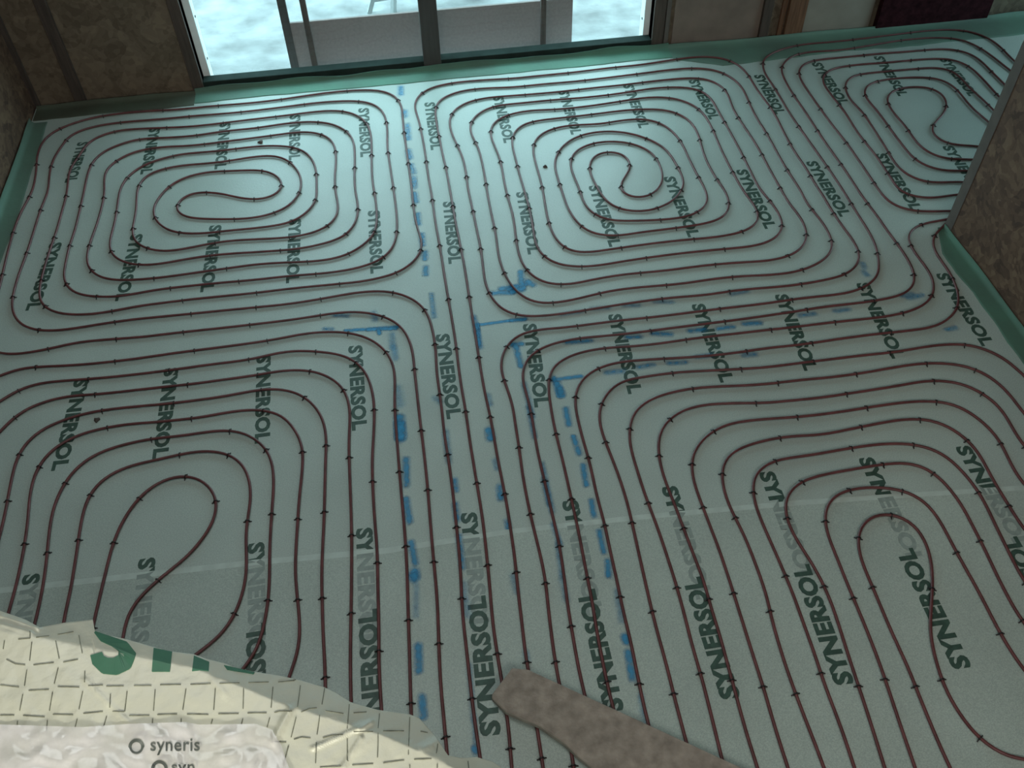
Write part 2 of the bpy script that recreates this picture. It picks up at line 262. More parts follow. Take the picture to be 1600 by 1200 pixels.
BR=[S("B3 1130,1200 1105,1100 1080,1000 1020,780 970,570 930,430 870,200 825,0 L3 790,1050 760,910 720,740 680,610 620,450 560,300 540,200 550,130 590,60 640,5 M3 700,1175 830,1155 1000,1130 1200,1118 1400,1108 1600,1095 M4 190,1070 400,1045 600,1020 800,1000 1000,965 1150,950 1270,955 1380,990 1480,1040 1550,1100 1600,1150"),
 S("B3 1325,1200 1290,1050 1240,850 1190,650 1130,450 1080,250 1010,0 L3 970,1080 925,940 880,820 820,660 780,530 740,400 730,310 735,250 760,175 820,120 900,80 1050,40 1200,20 1400,12 1600,0 M4 200,1175 380,1160 600,1130 800,1095 950,1072 1100,1070 1250,1090 1350,1130 1450,1200 L4 1500,50 1560,130 1600,190"),
 S("B3 1535,1200 1480,1030 1430,860 1390,700 1350,570 1320,440 1270,280 1230,150 1190,0 L3 1150,1110 1110,1000 1060,870 1020,760 970,640 930,520 912,410 912,350 930,280 980,220 1060,165 1200,130 1400,120 1600,118 L4 130,105 340,85 500,60 700,30 850,5 M4 1000,1178 1100,1180 1220,1197 L4 1300,35 1400,95 1470,170 1530,280 1600,390"),
 S("B4 125,1200 80,1060 40,940 0,790 B3 1540,600 1470,380 1420,220 1350,0 L3 1290,1020 1250,920 1190,760 1140,630 1120,530 1120,460 1160,380 1230,310 1330,255 1450,232 1600,218 L4 200,205 470,172 700,135 900,110 1060,108 1180,130 1310,210 1400,290 1470,390 1520,510 1600,630"),
 S("B4 350,1200 300,1060 250,940 190,780 130,620 60,400 20,260 0,150 B3 1550,0 L3 1490,1040 1440,920 1380,810 1330,690 1310,600 1310,520 1350,440 1480,380 1600,348 L4 150,325 320,320 500,285 700,245 850,220 970,218 1080,240 1200,310 1290,390 1340,470 1400,590 1500,750 1600,910"),
 S("B4 540,1200 490,1040 420,850 350,670 290,480 230,320 160,120 110,0 L4 50,1060 0,950 L3 1570,880 1520,760 1500,620 1520,550 1600,495 L4 60,470 200,455 380,425 550,395 750,372 900,375 1020,400 1120,450 1200,530 1280,620 1350,730 1420,880 1500,1040 1580,1200 B4 1640,90"),
 S("B4 730,1200 680,1040 620,850 560,670 500,490 450,330 390,150 320,0 L4 270,1110 180,980 120,860 100,760 110,700 170,630 250,590 380,560 550,530 700,505 850,490 980,515 1070,580 1150,670 1220,770 1300,930 1370,1060 1430,1200 B4 1480,90 1540,210 1600,300"),
 S("B4 920,1200 840,970 780,790 720,610 650,420 560,200 475,0 L4 430,1080 385,980 355,880 350,800 375,730 430,685 520,655 700,645 830,660 940,700 1010,760 1090,880 1150,1000 1210,1110 1262,1200 B4 1340,140 1430,320 1530,490 1600,590"),
 S("B4 1140,1200 1080,1080 1020,930 960,790 880,580 790,390 700,180 625,0 L4 590,1130 565,1040 555,960 580,880 640,825 720,805 810,815 900,860 960,930 1000,1020 1025,1130 1030,1200 B4 1020,200 1010,330 1035,480 1070,600 1110,720 1190,850 1270,970 1370,1060 1480,1130 1600,1155")]
BL=[S("M1 0,1150 60,1120 150,1098 300,1090 500,1080 700,1060 880,1038 1100,1005 1300,980 1600,940 M2 150,915 300,885 480,872 620,885 720,920 790,970 835,1020 860,1080 870,1200 L2 865,80 870,200 885,400 905,650 925,870 938,1050 945,1200 B2 950,200 958,450 965,700 970,870"),
 S("L1 0,110 60,65 150,20 240,-5 M1 400,1180 600,1165 850,1140 1050,1115 1300,1080 1600,1040 M2 100,1012 230,992 370,995 500,1010 580,1030 660,1090 710,1170 L2 718,10 735,80 740,200 730,400 725,480 730,650 740,830 758,1050 760,1200 B2 765,200 768,390 768,560 775,700 785,845"),
 S("L1 0,300 50,240 120,180 220,130 330,95 430,75 600,65 760,48 900,32 1050,15 1200,0 M1 1400,1172 1600,1145 M2 100,1125 240,1110 370,1120 440,1145 500,1180 L2 530,0 565,60 585,130 588,230 580,345 585,550 595,820 598,1050 597,1200 B2 595,180 590,450 590,650 595,790"),
 S("L1 0,940 10,900 30,820 55,680 80,560 105,460 150,380 220,310 300,260 400,225 500,190 600,170 800,145 1000,128 1200,105 1430,72 1600,38 L2 100,28 215,40 300,75 380,150 420,220 440,330 435,460 430,650 425,850 415,1050 410,1200 B2 415,200 420,400 432,550 432,690"),
 S("B1 50,240 60,220 90,100 115,0 L1 140,1080 160,960 175,850 185,700 205,600 240,510 300,430 380,370 470,325 560,295 650,275 800,250 960,240 1100,225 1250,210 1400,180 1600,157 L2 80,168 150,185 200,225 245,290 280,345 295,430 285,580 270,710 258,900 248,1050 245,1200 B2 255,100 265,200 275,300 275,400 250,520 205,630"),
 S("B1 215,300 240,220 260,100 280,0 L1 290,1100 300,1000 315,860 340,750 385,650 420,590 500,500 600,435 730,390 850,360 960,340 1100,328 1200,315 1350,290 1460,290 1550,310 L2 0,350 50,380 90,450 110,540 110,650 95,850 85,1050 85,1200 B2 78,140 55,280 20,430 B1 1560,540 1480,620"),
 S("B1 400,285 410,200 430,150 455,0 L1 480,1050 500,900 520,800 550,700 620,610 730,540 850,500 980,475 1100,445 1250,418 1350,418 1440,440 1520,500 1560,600 1570,700 1555,800 1535,920 1540,1050 1540,1200 B1 1520,100 1490,190 1430,310 1340,410 1220,490"),
 S("B1 590,275 620,140 655,0 L1 690,1050 730,930 775,840 850,730 930,650 1040,590 1150,568 1250,590 1330,660 1360,750 1340,850 1280,950 1190,1060 1100,1140 1010,1200 B1 960,50 880,120 810,210 780,280 770,390")]
WORDS_FAR=[((130,222),(110,285)),((242,200),(228,272)),((352,192),(344,264)),((461,180),(460,250)),((568,169),(572,245)),((671,160),(682,234)),((778,151),(796,223)),((880,142),(901,210)),((981,132),(1007,200)),((1083,125),(1117,186)),((1185,117),(1220,178)),((1275,98),(1320,163)),((1372,88),(1412,150)),((1475,92),(1522,150)),
((88,379),(50,485)),((214,366),(190,470)),((337,352),(323,456)),((461,342),(457,442)),((584,329),(589,427)),((701,315),(711,412)),((815,300),(835,397)),((928,290),(962,385)),((1045,276),(1085,370)),((1158,265),(1205,357)),((1267,252),(1322,338)),((1375,240),(1433,328)),((1480,228),(1540,310)),
((128,592),(92,735)),((268,575),(250,716)),((412,555),(410,692)),((555,540),(562,672)),((691,522),(710,654)),((827,506),(847,636)),((960,491),(993,615)),((1090,475),(1137,597)),((1220,460),(1268,579)),((1347,442),(1405,560)),((1471,427),(1545,540))]
WORDS_FADE=[((50,897),(18,1060)),((230,872),(215,1040)),((400,848),(402,1010)),((569,825),(575,990)),((732,801),(750,965)),((890,782),(925,940)),((1045,760),(1095,915)),((1197,737),(1258,890)),((1352,715),(1425,862)),((1503,697),(1590,838))]
WORDS_NEAR=[((585,1170),(574,953)),((767,1150),(744,932)),((960,1112),(915,922)),((1142,1092),(1080,903)),((1320,1070),(1250,883)),((1504,1045),(1412,858)),((400,1190),(400,975)),((1680,1020),(1575,840))]
P1=[]
def pt(tile,txt,w,s=1.0):
    o=O[tile]
    for q in txt.split(';'):
        v=[float(t) for t in q.replace(',',' ').split()]
        P1.append((o[0]+v[0]/4,o[1]+v[1]/4,o[0]+v[2]/4,o[1]+v[3]/4,w,s))
pt('T2','905 545 905 590;930 695 930 725;945 780 952 870;952 940 962 990;967 1030 985 1080;987 1110 992 1170',9,.55)
pt('M2','990 10 1000 60;1010 140 1015 200;1037 265 1042 330;1055 375 1055 420;1060 470 1060 515',9,.7)
pt('M2','1096 640 1112 780',8,.5);pt('M2','490 770 570 775;430 855 475 858',8,.45);pt('M2','560 868 880 845;700 860 870 855;765 865 772 885',7,.95)
pt('M2','735 755 745 800;850 890 855 970;860 970 870 1040',10,.4);pt('M2','1480 632 1600 628;1530 605 1620 590',9,.8);pt('M3','-20 610 90 575;55 500 62 610;0 625 70 600;100 560 130 580',10,.75)
pt('M2','1385 832 1600 803;1385 825 1395 960',6,.9);pt('M3','0 803 80 795',8,.8);pt('M2','1360 780 1380 870;1380 870 1400 970',9,.55)
pt('M3','310 765 430 748;500 730 600 725;700 710 790 710;890 685 1000 690;1370 640 1470 622',8,.4)
pt('M3','340 940 490 930;720 910 800 905;880 885 990 890;1110 870 1200 860;1290 855 1380 845;1450 825 1550 820',9,.6)
pt('M3','590 1130 690 1120;790 1095 880 1080;980 1070 1080 1065;1450 1020 1520 1015;1160 1030 1240 1020',9,.5)
pt('M3','0 955 60 950;22 960 55 1090',9,.7);pt('M3','250 1175 430 1152;262 1160 275 1200',7,.75)
pt('L3','283 0 300 70;300 30 310 70',11,.9);pt('L3','335 155 355 255;385 330 418 435;445 510 465 630;495 730 510 820;545 920 572 1050;598 1110 602 1200',9,.7)
pt('L3','75 0 130 200;100 150 140 330;190 500 250 800;200 600 230 750;258 880 300 1000;285 1000 310 1200',9,.4)
pt('L2','885 20 900 130',12,.3);pt('L2','895 210 902 340;900 250 905 330',14,.85);pt('L2','938 470 942 630;940 720 960 860;970 990 995 1120',10,.7);pt('L2','990 1175 990 1205',13,1)
pt('L2','1120 90 1150 110;1185 300 1205 480',10,.35);pt('L2','1243 600 1252 665;1245 750 1258 850;1268 950 1290 1150',9,.55)
pt('L2','1450 70 1462 130;1492 480 1505 530',9,.35);pt('L2','1455 290 1465 340',12,.8);pt('L2','1520 640 1528 720;1568 860 1590 960',10,.6)
pt('B2','985 0 990 15',13,1);pt('B2','1003 60 998 250;1300 50 1320 250;1335 560 1360 900;1365 900 1372 1050',9,.3);pt('B2','1015 440 1018 590;1036 760 1045 880',11,.8);pt('B2','1365 1080 1372 1100',10,.8)
pt('B3','315 20 340 150;655 100 682 280;805 750 830 900;5 0 30 100;90 480 95 520',10,.3);pt('B3','705 380 715 410',11,.9);pt('B3','722 480 752 640',11,.7)
pt('M4','590 450 600 470;600 500 620 520;880 665 960 645;840 650 900 640;1120 860 1170 850;200 772 290 762;420 745 500 735',9,.45)

# ---------------------------------------------------------------- the room
H = 5.6; YB = 7.94; XL = -3.27; XR = 7.6; YF = -2.6
OX0, OX1, OH = -1.76, 2.44, 2.55
tag(boxes('floor', [((XL-.3, YF-.3, -.30), (XR+.3, YB+.06, -.06))], M['slab']), kind='structure')
tag(boxes('ceiling', [((XL-.3, YF-.3, H), (XR+.3, YB+.3, H+.2))], M['ceil']), kind='structure')
tag(boxes('wall_back', [((XL-.2, YB, -.3), (OX0, YB+.2, H)), ((OX1, YB, -.3), (XR+.2, YB+.2, H)), ((OX0, YB, OH), (OX1, YB+.2, H))], M['osb_back']), kind='structure')
tag(boxes('wall_left', [((XL-.2, YF, -.3), (XL, YB, H))], M['osb']), kind='structure')
# right wall has an assumed, unseen tall opening for light beyond the stub wall
tag(boxes('wall_right', [((XR, YF, -.3), (XR+.2, 5.3, H)), ((XR, 7.2, -.3), (XR+.2, YB, H)), ((XR, 5.3, 3.2), (XR+.2, 7.2, H)), ((XR, 5.3, -.3), (XR+.2, 7.2, .3))], M['osb_back']), kind='structure')
tag(boxes('wall_front', [((XL-.2, YF-.2, -.3), (XR+.2, YF, H))], M['osb_back']), kind='structure')
# the glazed bay: jambs, rails, posts and one big pane
wf = empty('window_1', ((OX0+OX1)/2, YB+.08, 0)); tag(wf, kind='structure')
def wpart(name, L, mt, bev=0):
    o = boxes(name, L, mt, None, bev); o.parent = wf; o.matrix_parent_inverse = Matrix.Translation(-wf.location); return o
wpart('window_rail', [((OX0, YB-.02, -.02), (OX1, YB+.09, .085))], M['frame'], .006)
for xa, xb in ((OX0-.10, OX0), (OX1, OX1+.11)):
    wpart('window_jamb', [((xa, YB-.03, -.02), (xb, YB+.10, OH))], M['timber'], .005)
wpart('window_reveal', [((OX0, YB+.09, .0), (OX0+.065, YB+.22, OH))], M['white'], .003)
wpart('window_reveal', [((OX1-.06, YB+.09, .0), (OX1, YB+.22, OH))], M['white'], .003)
for xx, s in ((OX0+.065, 1), (OX1-.06, -1)):
    for zz in (.22, .62, 1.02):
        V, F = [], []
        for k in range(10):
            a = k*math.tau/10
            for dx in (0, .006*s): V.append((xx+dx, YB+.15+.011*math.cos(a), zz+.011*math.sin(a)))
        F = [tuple(range(0, 20, 2)), tuple(range(19, 0, -2))] + [(2*k, 2*k+1, (2*k+3) % 20, (2*k+2) % 20) for k in range(10)]
        o = mesh_obj('screw', V, F, M['screw']); o.parent = wf; o.matrix_parent_inverse = Matrix.Translation(-wf.location)
wpart('window_glass', [((OX0+.065, YB+.125, .085), (OX1-.06, YB+.131, OH))], M['glass'])
# right jamb's pale stripe
tag(boxes('trim_1', [((OX1+.115, YB-.035, 0), (OX1+.155, YB, OH+.1))], M['trimwood']), kind='structure')

def post(name, xa, xb, Y, dy, z0, z1, mt, label, cat, group=None):
    return tag(boxes(name, [((xa, Y, z0), (xb, Y+dy, z1))], mt, None, .004), label, cat, group)
pa = onY(663, 105, YB-.02); pb = onY(690, 105, YB-.02)
post('timber_post', pa.x, pb.x, YB-.05, .13, .0, OH, M['post'], 'wide dark grey timber post standing mid-way across the glazed bay', 'post')
pa = onY(487, 112, YB+.1); pb = onY(496, 112, YB+.1)
post('steel_bar', pa.x, pb.x, YB+.24, .05, -.3, OH+.2, M['timber'], 'thin dark upright bar in front of the grey board, left end', 'bar')
pa = onY(849, 82, YB+.1); pb = onY(857, 82, YB+.1)
post('steel_bar', pa.x, pb.x, YB+.24, .05, -.3, OH+.2, M['timber'], 'thin dark upright bar in front of the grey board, right end', 'bar')
YP = YB+.36
pa = onY(465, 112, YP); pb = onY(893, 74, YP); zt = onY(650, 19, YP).z
tag(boxes('guard_board', [((pa.x, YP, -.25), (pb.x, YP+.03, zt))], M['panel'], None, .004), 'long grey-brown board standing outside across the lower part of the glazed bay', 'board')
pa = onY(457, 90, YP); pb = onY(464, 90, YP)
post('timber_batten', pb.x-.075, pb.x, YP-.01, .05, -.3, zt+1.0, M['post'], 'slim grey batten rising at the left end of the grey guard board', 'batten')

# outside: snow-covered ground and a trestle
tag(mesh_obj('ground_outside', [(-14, YB+.2, -.32), (16, YB+.2, -.32), (16, 40, -.32), (-14, 40, -.32)], [(0, 1, 2, 3)], M['snow']), kind='structure')
def bar(V, F, a, b, w_):
    a = Vector(a); b = Vector(b); d = (b-a).normalized(); s = d.cross(Vector((0, 0, 1)))
    if s.length < .1: s = Vector((1, 0, 0))
    s.normalize(); u = s.cross(d); k = len(V)
    for p in (a, b):
        for i, j in ((-1, -1), (1, -1), (1, 1), (-1, 1)): V.append(p + s*i*w_/2 + u*j*w_/2)
    F += [(k, k+3, k+2, k+1), (k+4, k+5, k+6, k+7)] + [(k+i, k+(i+1) % 4, k+4+(i+1) % 4, k+4+i) for i in range(4)]
g1 = px(577, 20, -.32); g2 = px(615, 22, -.32); g3 = px(660, 5, -.32)
tr = empty('trestle', g2); tag(tr, 'pale metal trestle standing on the snow beyond the glazed bay', 'trestle')
M['galv'] = mat('galvanised', (.42, .47, .47), rough=.5)
def trp(name, a, b, w_=.045):
    V, F = [], []; bar(V, F, a, b, w_); o = mesh_obj(name, V, F, M['galv']); o.parent = tr; o.matrix_parent_inverse = Matrix.Translation(-g2)
top1 = g2 + Vector((.12, .10, .95)); top2 = top1 + Vector((1.0, .1, 0))
trp('leg', g1, top1); trp('leg', g2, top1); trp('leg', g1+Vector((1.15, .15, 0)), top2); trp('leg', g2+Vector((.95, .2, 0)), top2)
trp('top_rail', top1-Vector((.1, 0, 0)), top2+Vector((.1, 0, 0)), .06); trp('cross_rail', g1.lerp(top1, .15), (g1+Vector((1.15, .15, 0))).lerp(top2, .15)); trp('cross_rail', g1.lerp(top1, .45), (g1+Vector((1.15, .15, 0))).lerp(top2, .45))

# studs and boards against the back wall
def stud(p0, p1, dy, z1, mt, name, label, cat):
    a = onY(*p0, YB); b = onY(*p1, YB)
    return post(name, a.x, b.x, YB-dy, dy-.001, -.0, z1, mt, label, cat)
stud((117, 152), (134, 150), .04, 3.2, M['timber'], 'wall_stud', 'dark timber stud on the back wall left of the glazed bay', 'stud')
stud((48, 158), (62, 158), .03, 3.2, M['timber'], 'wall_stud', 'faint dark stud near the far left corner', 'stud')
stud((1183, 56), (1197, 55), .04, 3.2, M['timber'], 'wall_stud', 'dark timber stud right of the bay, beside the red-brown boards', 'stud')
stud((1212, 52), (1219, 51), .03, 3.2, M['timber_red'], 'timber_board', 'narrow brown batten left of the wider red-brown board', 'board')
stud((1222, 51), (1250, 47), .05, 3.0, M['timber_red'], 'timber_board', 'wide red-brown board upright against the back wall', 'board')
stud((1046, 80), (1182, 58), .014, 2.6, M['ply'], 'plywood_panel', 'grey-brown plywood panel between the bay and the dark stud', 'panel')
stud((1252, 47), (1356, 40), .014, 2.6, M['pale'], 'pale_panel', 'pale board panel between the red-brown board and the dark maroon board', 'panel')
stud((1362, 44), (1534, 31), .07, 2.1, M['darkpanel'], 'maroon_board', 'large dark maroon board standing against the back wall at far right', 'board')

# stub wall that comes towards the viewer on the right
w0 = px(1477, 353); w1 = px(1600, 515); dw = (w1-w0).normalized(); w2 = w0 + dw*6.4
nx = Vector((-dw.y, dw.x, 0)); nx = nx if nx.x > 0 else -nx
def wallprism(name, a, b, th, z0, z1, mt):
    q = [a, b, b+nx*th, a+nx*th]
    return prism(name, [Vector((v.x, v.y, z0)) for v in q], [Vector((v.x, v.y, z1)) for v in q], mt)
tag(wallprism('wall_stub', w0, w2, .18, -.3, H, M['osb']), kind='structure')
tag(wallprism('trim_2', w0-dw*.004-nx*.006, w0+dw*.085-nx*.006, .2, 0, H-.01, M['trimwood']), kind='structure')

# ---------------------------------------------------------------- floor membranes with their print
def text_polys(word, bold=.05):
    c = bpy.data.curves.new('t', 'FONT'); c.body = word; c.size = 1; c.offset = bold; c.space_character = 1.06; c.resolution_u = 3
    o = bpy.data.objects.new('t', c); sc.collection.objects.link(o)
    bpy.context.view_layer.update()
    me = o.evaluated_get(bpy.context.evaluated_depsgraph_get()).to_mesh()
    V = [v.co.copy() for v in me.vertices]; F = [tuple(p.vertices) for p in me.polygons]
    x0 = min(v.x for v in V); x1 = max(v.x for v in V); y0 = min(v.y for v in V); y1 = max(v.y for v in V)
    V = [Vector(((v.x-x0)/(x1-x0), (v.y-y0)/(y1-y0)-.5, 0)) for v in V]
    o.to_mesh_clear(); bpy.data.objects.remove(o); bpy.data.curves.remove(c)
    return V, F
WV, WF = text_polys('SYNERSOL')
class Sheet:
    def __init__(s): s.V, s.F, s.m, s.d = [], [], [], []
    def add(s, V, F, mi, d=0.0):
        k = len(s.V); s.V += V; s.F += [tuple(k+i for i in f) for f in F]; s.m += [mi]*len(F)
        s.d += (d if isinstance(d, list) else [d]*len(V))
    def word(s, a, b, z, mi, hgt=.098):
        A = px(*a, 0); B = px(*b, 0); d = B-A; L = d.length; d.normalize(); up = Vector((-d.y, d.x, 0))
        s.add([A + d*(v.x*L) + up*(v.y*hgt) + Vector((0, 0, z)) for v in WV], WF, mi)
    def blob(s, a, b, wpx, z, dens):
        A = px(*a, 0); B = px(*b, 0); sc_ = (px(a[0]+wpx/2, a[1], 0)-A).length; d = B-A; L = d.length
        d = d.normalized() if L > 1e-4 else Vector((0, 1, 0)); u = Vector((-d.y, d.x, 0)); V, F, D = [], [], []
        n = 24; rings = ((0, dens), (.4, dens*.9), (.95, dens*.4), (1.5, 0))
        for rr, dd in rings:
            for k in range(n):
                t = k*math.tau/n; wob = 1+.25*noise.noise(Vector((a[0]*.3+math.cos(t)*1.5, a[1]*.3+math.sin(t)*1.5, rr)))
                c = B if math.cos(t) > 0 else A
                V.append(c + d*(math.cos(t)*sc_*rr*wob) + u*(math.sin(t)*sc_*rr*wob) + Vector((0, 0, z))); D.append(dd)
        for i in range(3):
            for k in range(n): F.append((i*n+k, i*n+(k+1) % n, (i+1)*n+(k+1) % n, (i+1)*n+k))
        F.append(tuple(range(n)))
        s.add(V, F, 3, D)
    def build(s, name, mats):
        o = mesh_obj(name, s.V, s.F, mats, None, s.m)
        at = o.data.attributes.new('paint_amount', 'FLOAT', 'POINT'); at.data.foreach_set('value', s.d); return o
SEAM = [(-700, 990), (0, 920), (200, 898), (400, 876), (600, 858), (800, 828), (1000, 806), (1150, 792), (1250, 783), (1400, 773), (1600, 760), (2300, 720)]
def slab_poly(P, z0, z1):
    n = len(P); V = [Vector((p.x, p.y, z1)) for p in P] + [Vector((p.x, p.y, z0)) for p in P]
    return V, [tuple(range(n))] + [(i, n+i, n+(i+1) % n, (i+1) % n) for i in range(n)]
def ccw(P):
    A = sum(P[i].x*P[(i+1) % len(P)].y - P[(i+1) % len(P)].x*P[i].y for i in range(len(P)))
    return P if A > 0 else P[::-1]
# left part in front of the stub wall plus the bay behind it
seamw = [px(x, y, 0) for x, y in SEAM]
seamw = [p for p in seamw if XL+.02 < p.x < w2.x-.03]
def xs(y): return (w0 + dw*((y-w0.y)/dw.y)).x - .012
yl = seamw[0].y + .02; yr = seamw[-1].y
far = Sheet()
P = [Vector((XL+.01, YB-.01, 0)), Vector((XL+.01, yl-.55, 0))] + [Vector((xs(yr-.5), yr-.55, 0)), Vector((xs(w0.y+.02), w0.y+.02, 0)), Vector((XR-.01, w0.y+.02, 0)), Vector((XR-.01, YB-.01, 0))]
V, F = slab_poly(ccw(P), -.058, 0); far.add(V, F, 0)
for a, b in WORDS_FAR: far.word(a, b, .0006, 1)
nearS = Sheet()
P = [Vector((XL+.01, yl, 0))] + seamw + [Vector((xs(yr), yr, 0)), Vector((xs(YF+1), YF+.02, 0)), Vector((XL+.01, YF+.02, 0))]
V, F = slab_poly(ccw(P), .0008, .002); nearS.add(V, F, 0)
V, F = [], []
# pale welt along the lap
for i, p in enumerate(seamw):
    V += [p+Vector((0, .006, .0022)), p+Vector((0, -.03-.015*noise.noise(p*3), .0024))]
for i in range(len(seamw)-1): F.append((2*i, 2*i+1, 2*i+3, 2*i+2))
nearS.add(V, F, 4)
# what the far membrane's print still shows through the lap
def lerp2(a, b, t): return (a[0]+(b[0]-a[0])*t, a[1]+(b[1]-a[1])*t)
for a, b in WORDS_FADE:
    A = px(*a, 0); B = px(*b, 0); d = B-A; L = d.length*1.12; d.normalize(); up = Vector((-d.y, d.x, 0))
    def seam_y(x):
        for i in range(len(seamw)-1):
            if seamw[i].x <= x <= seamw[i+1].x:
                t = (x-seamw[i].x)/(seamw[i+1].x-seamw[i].x); return seamw[i].y*(1-t)+seamw[i+1].y*t
        return seamw[0].y if x < 0 else seamw[-1].y
    pts = [A + d*(v.x*L) + up*(v.y*.098) for v in WV]
    for f in WF:
        c = sum((pts[i] for i in f), Vector())/len(f)
        if c.y > seam_y(c.x): far.add([pts[i]+Vector((0, 0, .0006)) for i in f], [tuple(range(len(f)))], 1)
        else: nearS.add([pts[i]+Vector((0, 0, .0026)) for i in f], [tuple(range(len(f)))], 2)
for a, b in WORDS_NEAR: nearS.word(a, b, .0030, 1, .105)
for ib, (x0, y0, x1, y1, wd, dn) in enumerate(P1):
    pm = px((x0+x1)/2, (y0+y1)/2, 0)
    tgt, z = (far, .0010) if pm.y > seam_y(pm.x) else (nearS, .0034)
    tgt.blob((x0, y0), (x1, y1), wd*1.15, z+ib*.00001, min(.85, dn))
mats = [M['sheet'], M['ink'], M['ink_fade'], M['paint'], M['edge']]
tag(far.build('insulation_membrane', mats), 'pale green membrane with rows of green lettering, far part of the floor under the spirals', 'insulation sheet')
mats = [M['sheet_near'], M['ink'], M['ink_fade'], M['paint'], M['edge']]
tag(nearS.build('insulation_membrane', mats), 'pale green membrane lapped over the other in the foreground, its lettering reading the opposite way', 'insulation sheet')

# ---------------------------------------------------------------- green foam edging
def foam_run(a, b, inward, name, label, width, up=.05, n=90, wf_=lambda p, t: 1.0, mt='foam'):
    a = Vector(a); b = Vector(b); d = b-a; V, F = [], []
    prof = [(.004, up), (.010, up+.002), (.013, .02), (.03, .005)] + [(width*t, .0036) for t in (.3, .5, .7, .9)] + [(width, .0034), (width+.001, .0004)]
    for i in range(n+1):
        p = a + d*(i/n); wv = (1+.16*noise.noise(p*1.3)+.05*noise.noise(p*6))*wf_(p, i/n); uz = 1+.5*noise.noise(p*2.2+Vector((5, 0, 0)))
        for j, (o_, z_) in enumerate(prof):
            zz = z_*uz if j < 2 else z_ + (.0015*abs(noise.noise(p*7+Vector((0, j, 0)))) if j < 8 else 0)
            V.append(p + inward*(o_*(wv if j > 3 else 1)) + Vector((0, 0, zz)))
    m_ = len(prof)
    for i in range(n):
        for j in range(m_-1): F.append((i*m_+j, i*m_+j+1, (i+1)*m_+j+1, (i+1)*m_+j))
    o = mesh_obj(name, V, F, M[mt], smooth=True); return tag(o, label, 'foam strip')
foam_run((XL+.02, YB-.05, 0), (-1.84, YB-.05, 0), Vector((0, -1, 0)), 'edge_foam_strip', 'foam edging strip, coloured darker for the shade, along the back wall left of the bay', .21, .03, 70, mt='foam_shade_tint')
foam_run((-1.84, YB-.05, 0), (2.60, YB-.05, 0), Vector((0, -1, 0)), 'edge_foam_strip', 'green foam edging strip turned up along the foot of the glazed bay', .18, .055, 150)
foam_run((2.60, YB-.05, 0), (XR-.05, YB-.05, 0), Vector((0, -1, 0)), 'edge_foam_strip', 'wide grey-green foam edging strip along the back wall right of the bay', .21, .04, 130, lambda p, t: 1.0 + .8*min(1, t*12), 'foam_grey')
foam_run((XL+.012, -.5, 0), (XL+.012, YB-.3, 0), Vector((1, 0, 0)), 'edge_foam_strip', 'green foam edging strip at the far left edge of the floor', .15, mt='foam_grey')
foam_run(w0-nx*.008+dw*.01, w2-nx*.008, -nx, 'edge_foam_strip', 'green foam edging strip along the foot of the chipboard stub wall', .16, .03, 90, lambda p, t: min(1, .35+t*14))

# ---------------------------------------------------------------- heating pipes
RP = .0088; ZP = .0120
def smooth_path(P, step=.035, it=3):
    Q = [P[0]]
    for p in P[1:]:
        if (p-Q[-1]).length > .03: Q.append(p)
    # catmull-rom (centripetal-like), then even steps and a light smoothing
    out = []
    for i in range(len(Q)-1):
        p0 = Q[max(i-1, 0)]; p1 = Q[i]; p2 = Q[i+1]; p3 = Q[min(i+2, len(Q)-1)]; L = (p2-p1).length; n = max(2, int(L/.02))
        d01 = max((p1-p0).length, 1e-3)**.5; d12 = max(L, 1e-3)**.5; d23 = max((p3-p2).length, 1e-3)**.5
        m1 = (p2-p1) if i == 0 else ((p1-p0)/d01 - (p2-p0)/(d01+d12) + (p2-p1)/d12)*d12
        m2_ = (p2-p1) if i == len(Q)-2 else ((p2-p1)/d12 - (p3-p1)/(d12+d23) + (p3-p2)/d23)*d12
        for k in range(n):
            t = k/n; t2 = t*t; t3 = t2*t
            out.append(p1*(2*t3-3*t2+1) + m1*(t3-2*t2+t) + p2*(-2*t3+3*t2) + m2_*(t3-t2))
    out.append(Q[-1])
    R_ = [out[0]]; acc = 0
    for i in range(1, len(out)):
        a, b = out[i-1], out[i]; L = (b-a).length
        while acc + L >= step and L > 1e-9:
            t = (step-acc)/L; a = a.lerp(b, t); R_.append(a); L = (b-a).length; acc = 0
        acc += L
    for _ in range(it*3):
        R_ = [R_[0]] + [(R_[i-1]+R_[i]*2+R_[i+1])*.25 for i in range(1, len(R_)-1)] + [R_[-1]]
    return R_
def extend(P, l0, l1):
    if l0: P = [P[0] + (P[0]-P[2]).normalized()*l0] + P
    if l1: P = P + [P[-1] + (P[-1]-P[-3]).normalized()*l1]
    return P
def wpts(S_): return [px(x, y, ZP) for x, y in S_]
def tube(V, F, P, r, n=8):
    k0 = len(V); m_ = len(P)
    for i, p in enumerate(P):
        d = (P[min(i+1, m_-1)]-P[max(i-1, 0)]).normalized(); s = d.cross(Vector((0, 0, 1))); s.normalize(); u = s.cross(d)
        for k in range(n):
            a = k*math.tau/n; V.append(p + s*math.cos(a)*r + u*math.sin(a)*r)
    for i in range(m_-1):
        for k in range(n): F.append((k0+i*n+k, k0+i*n+(k+1) % n, k0+(i+1)*n+(k+1) % n, k0+(i+1)*n+k))
    F.append(tuple(k0+k for k in range(n-1, -1, -1))); F.append(tuple(k0+(m_-1)*n+k for k in range(n)))
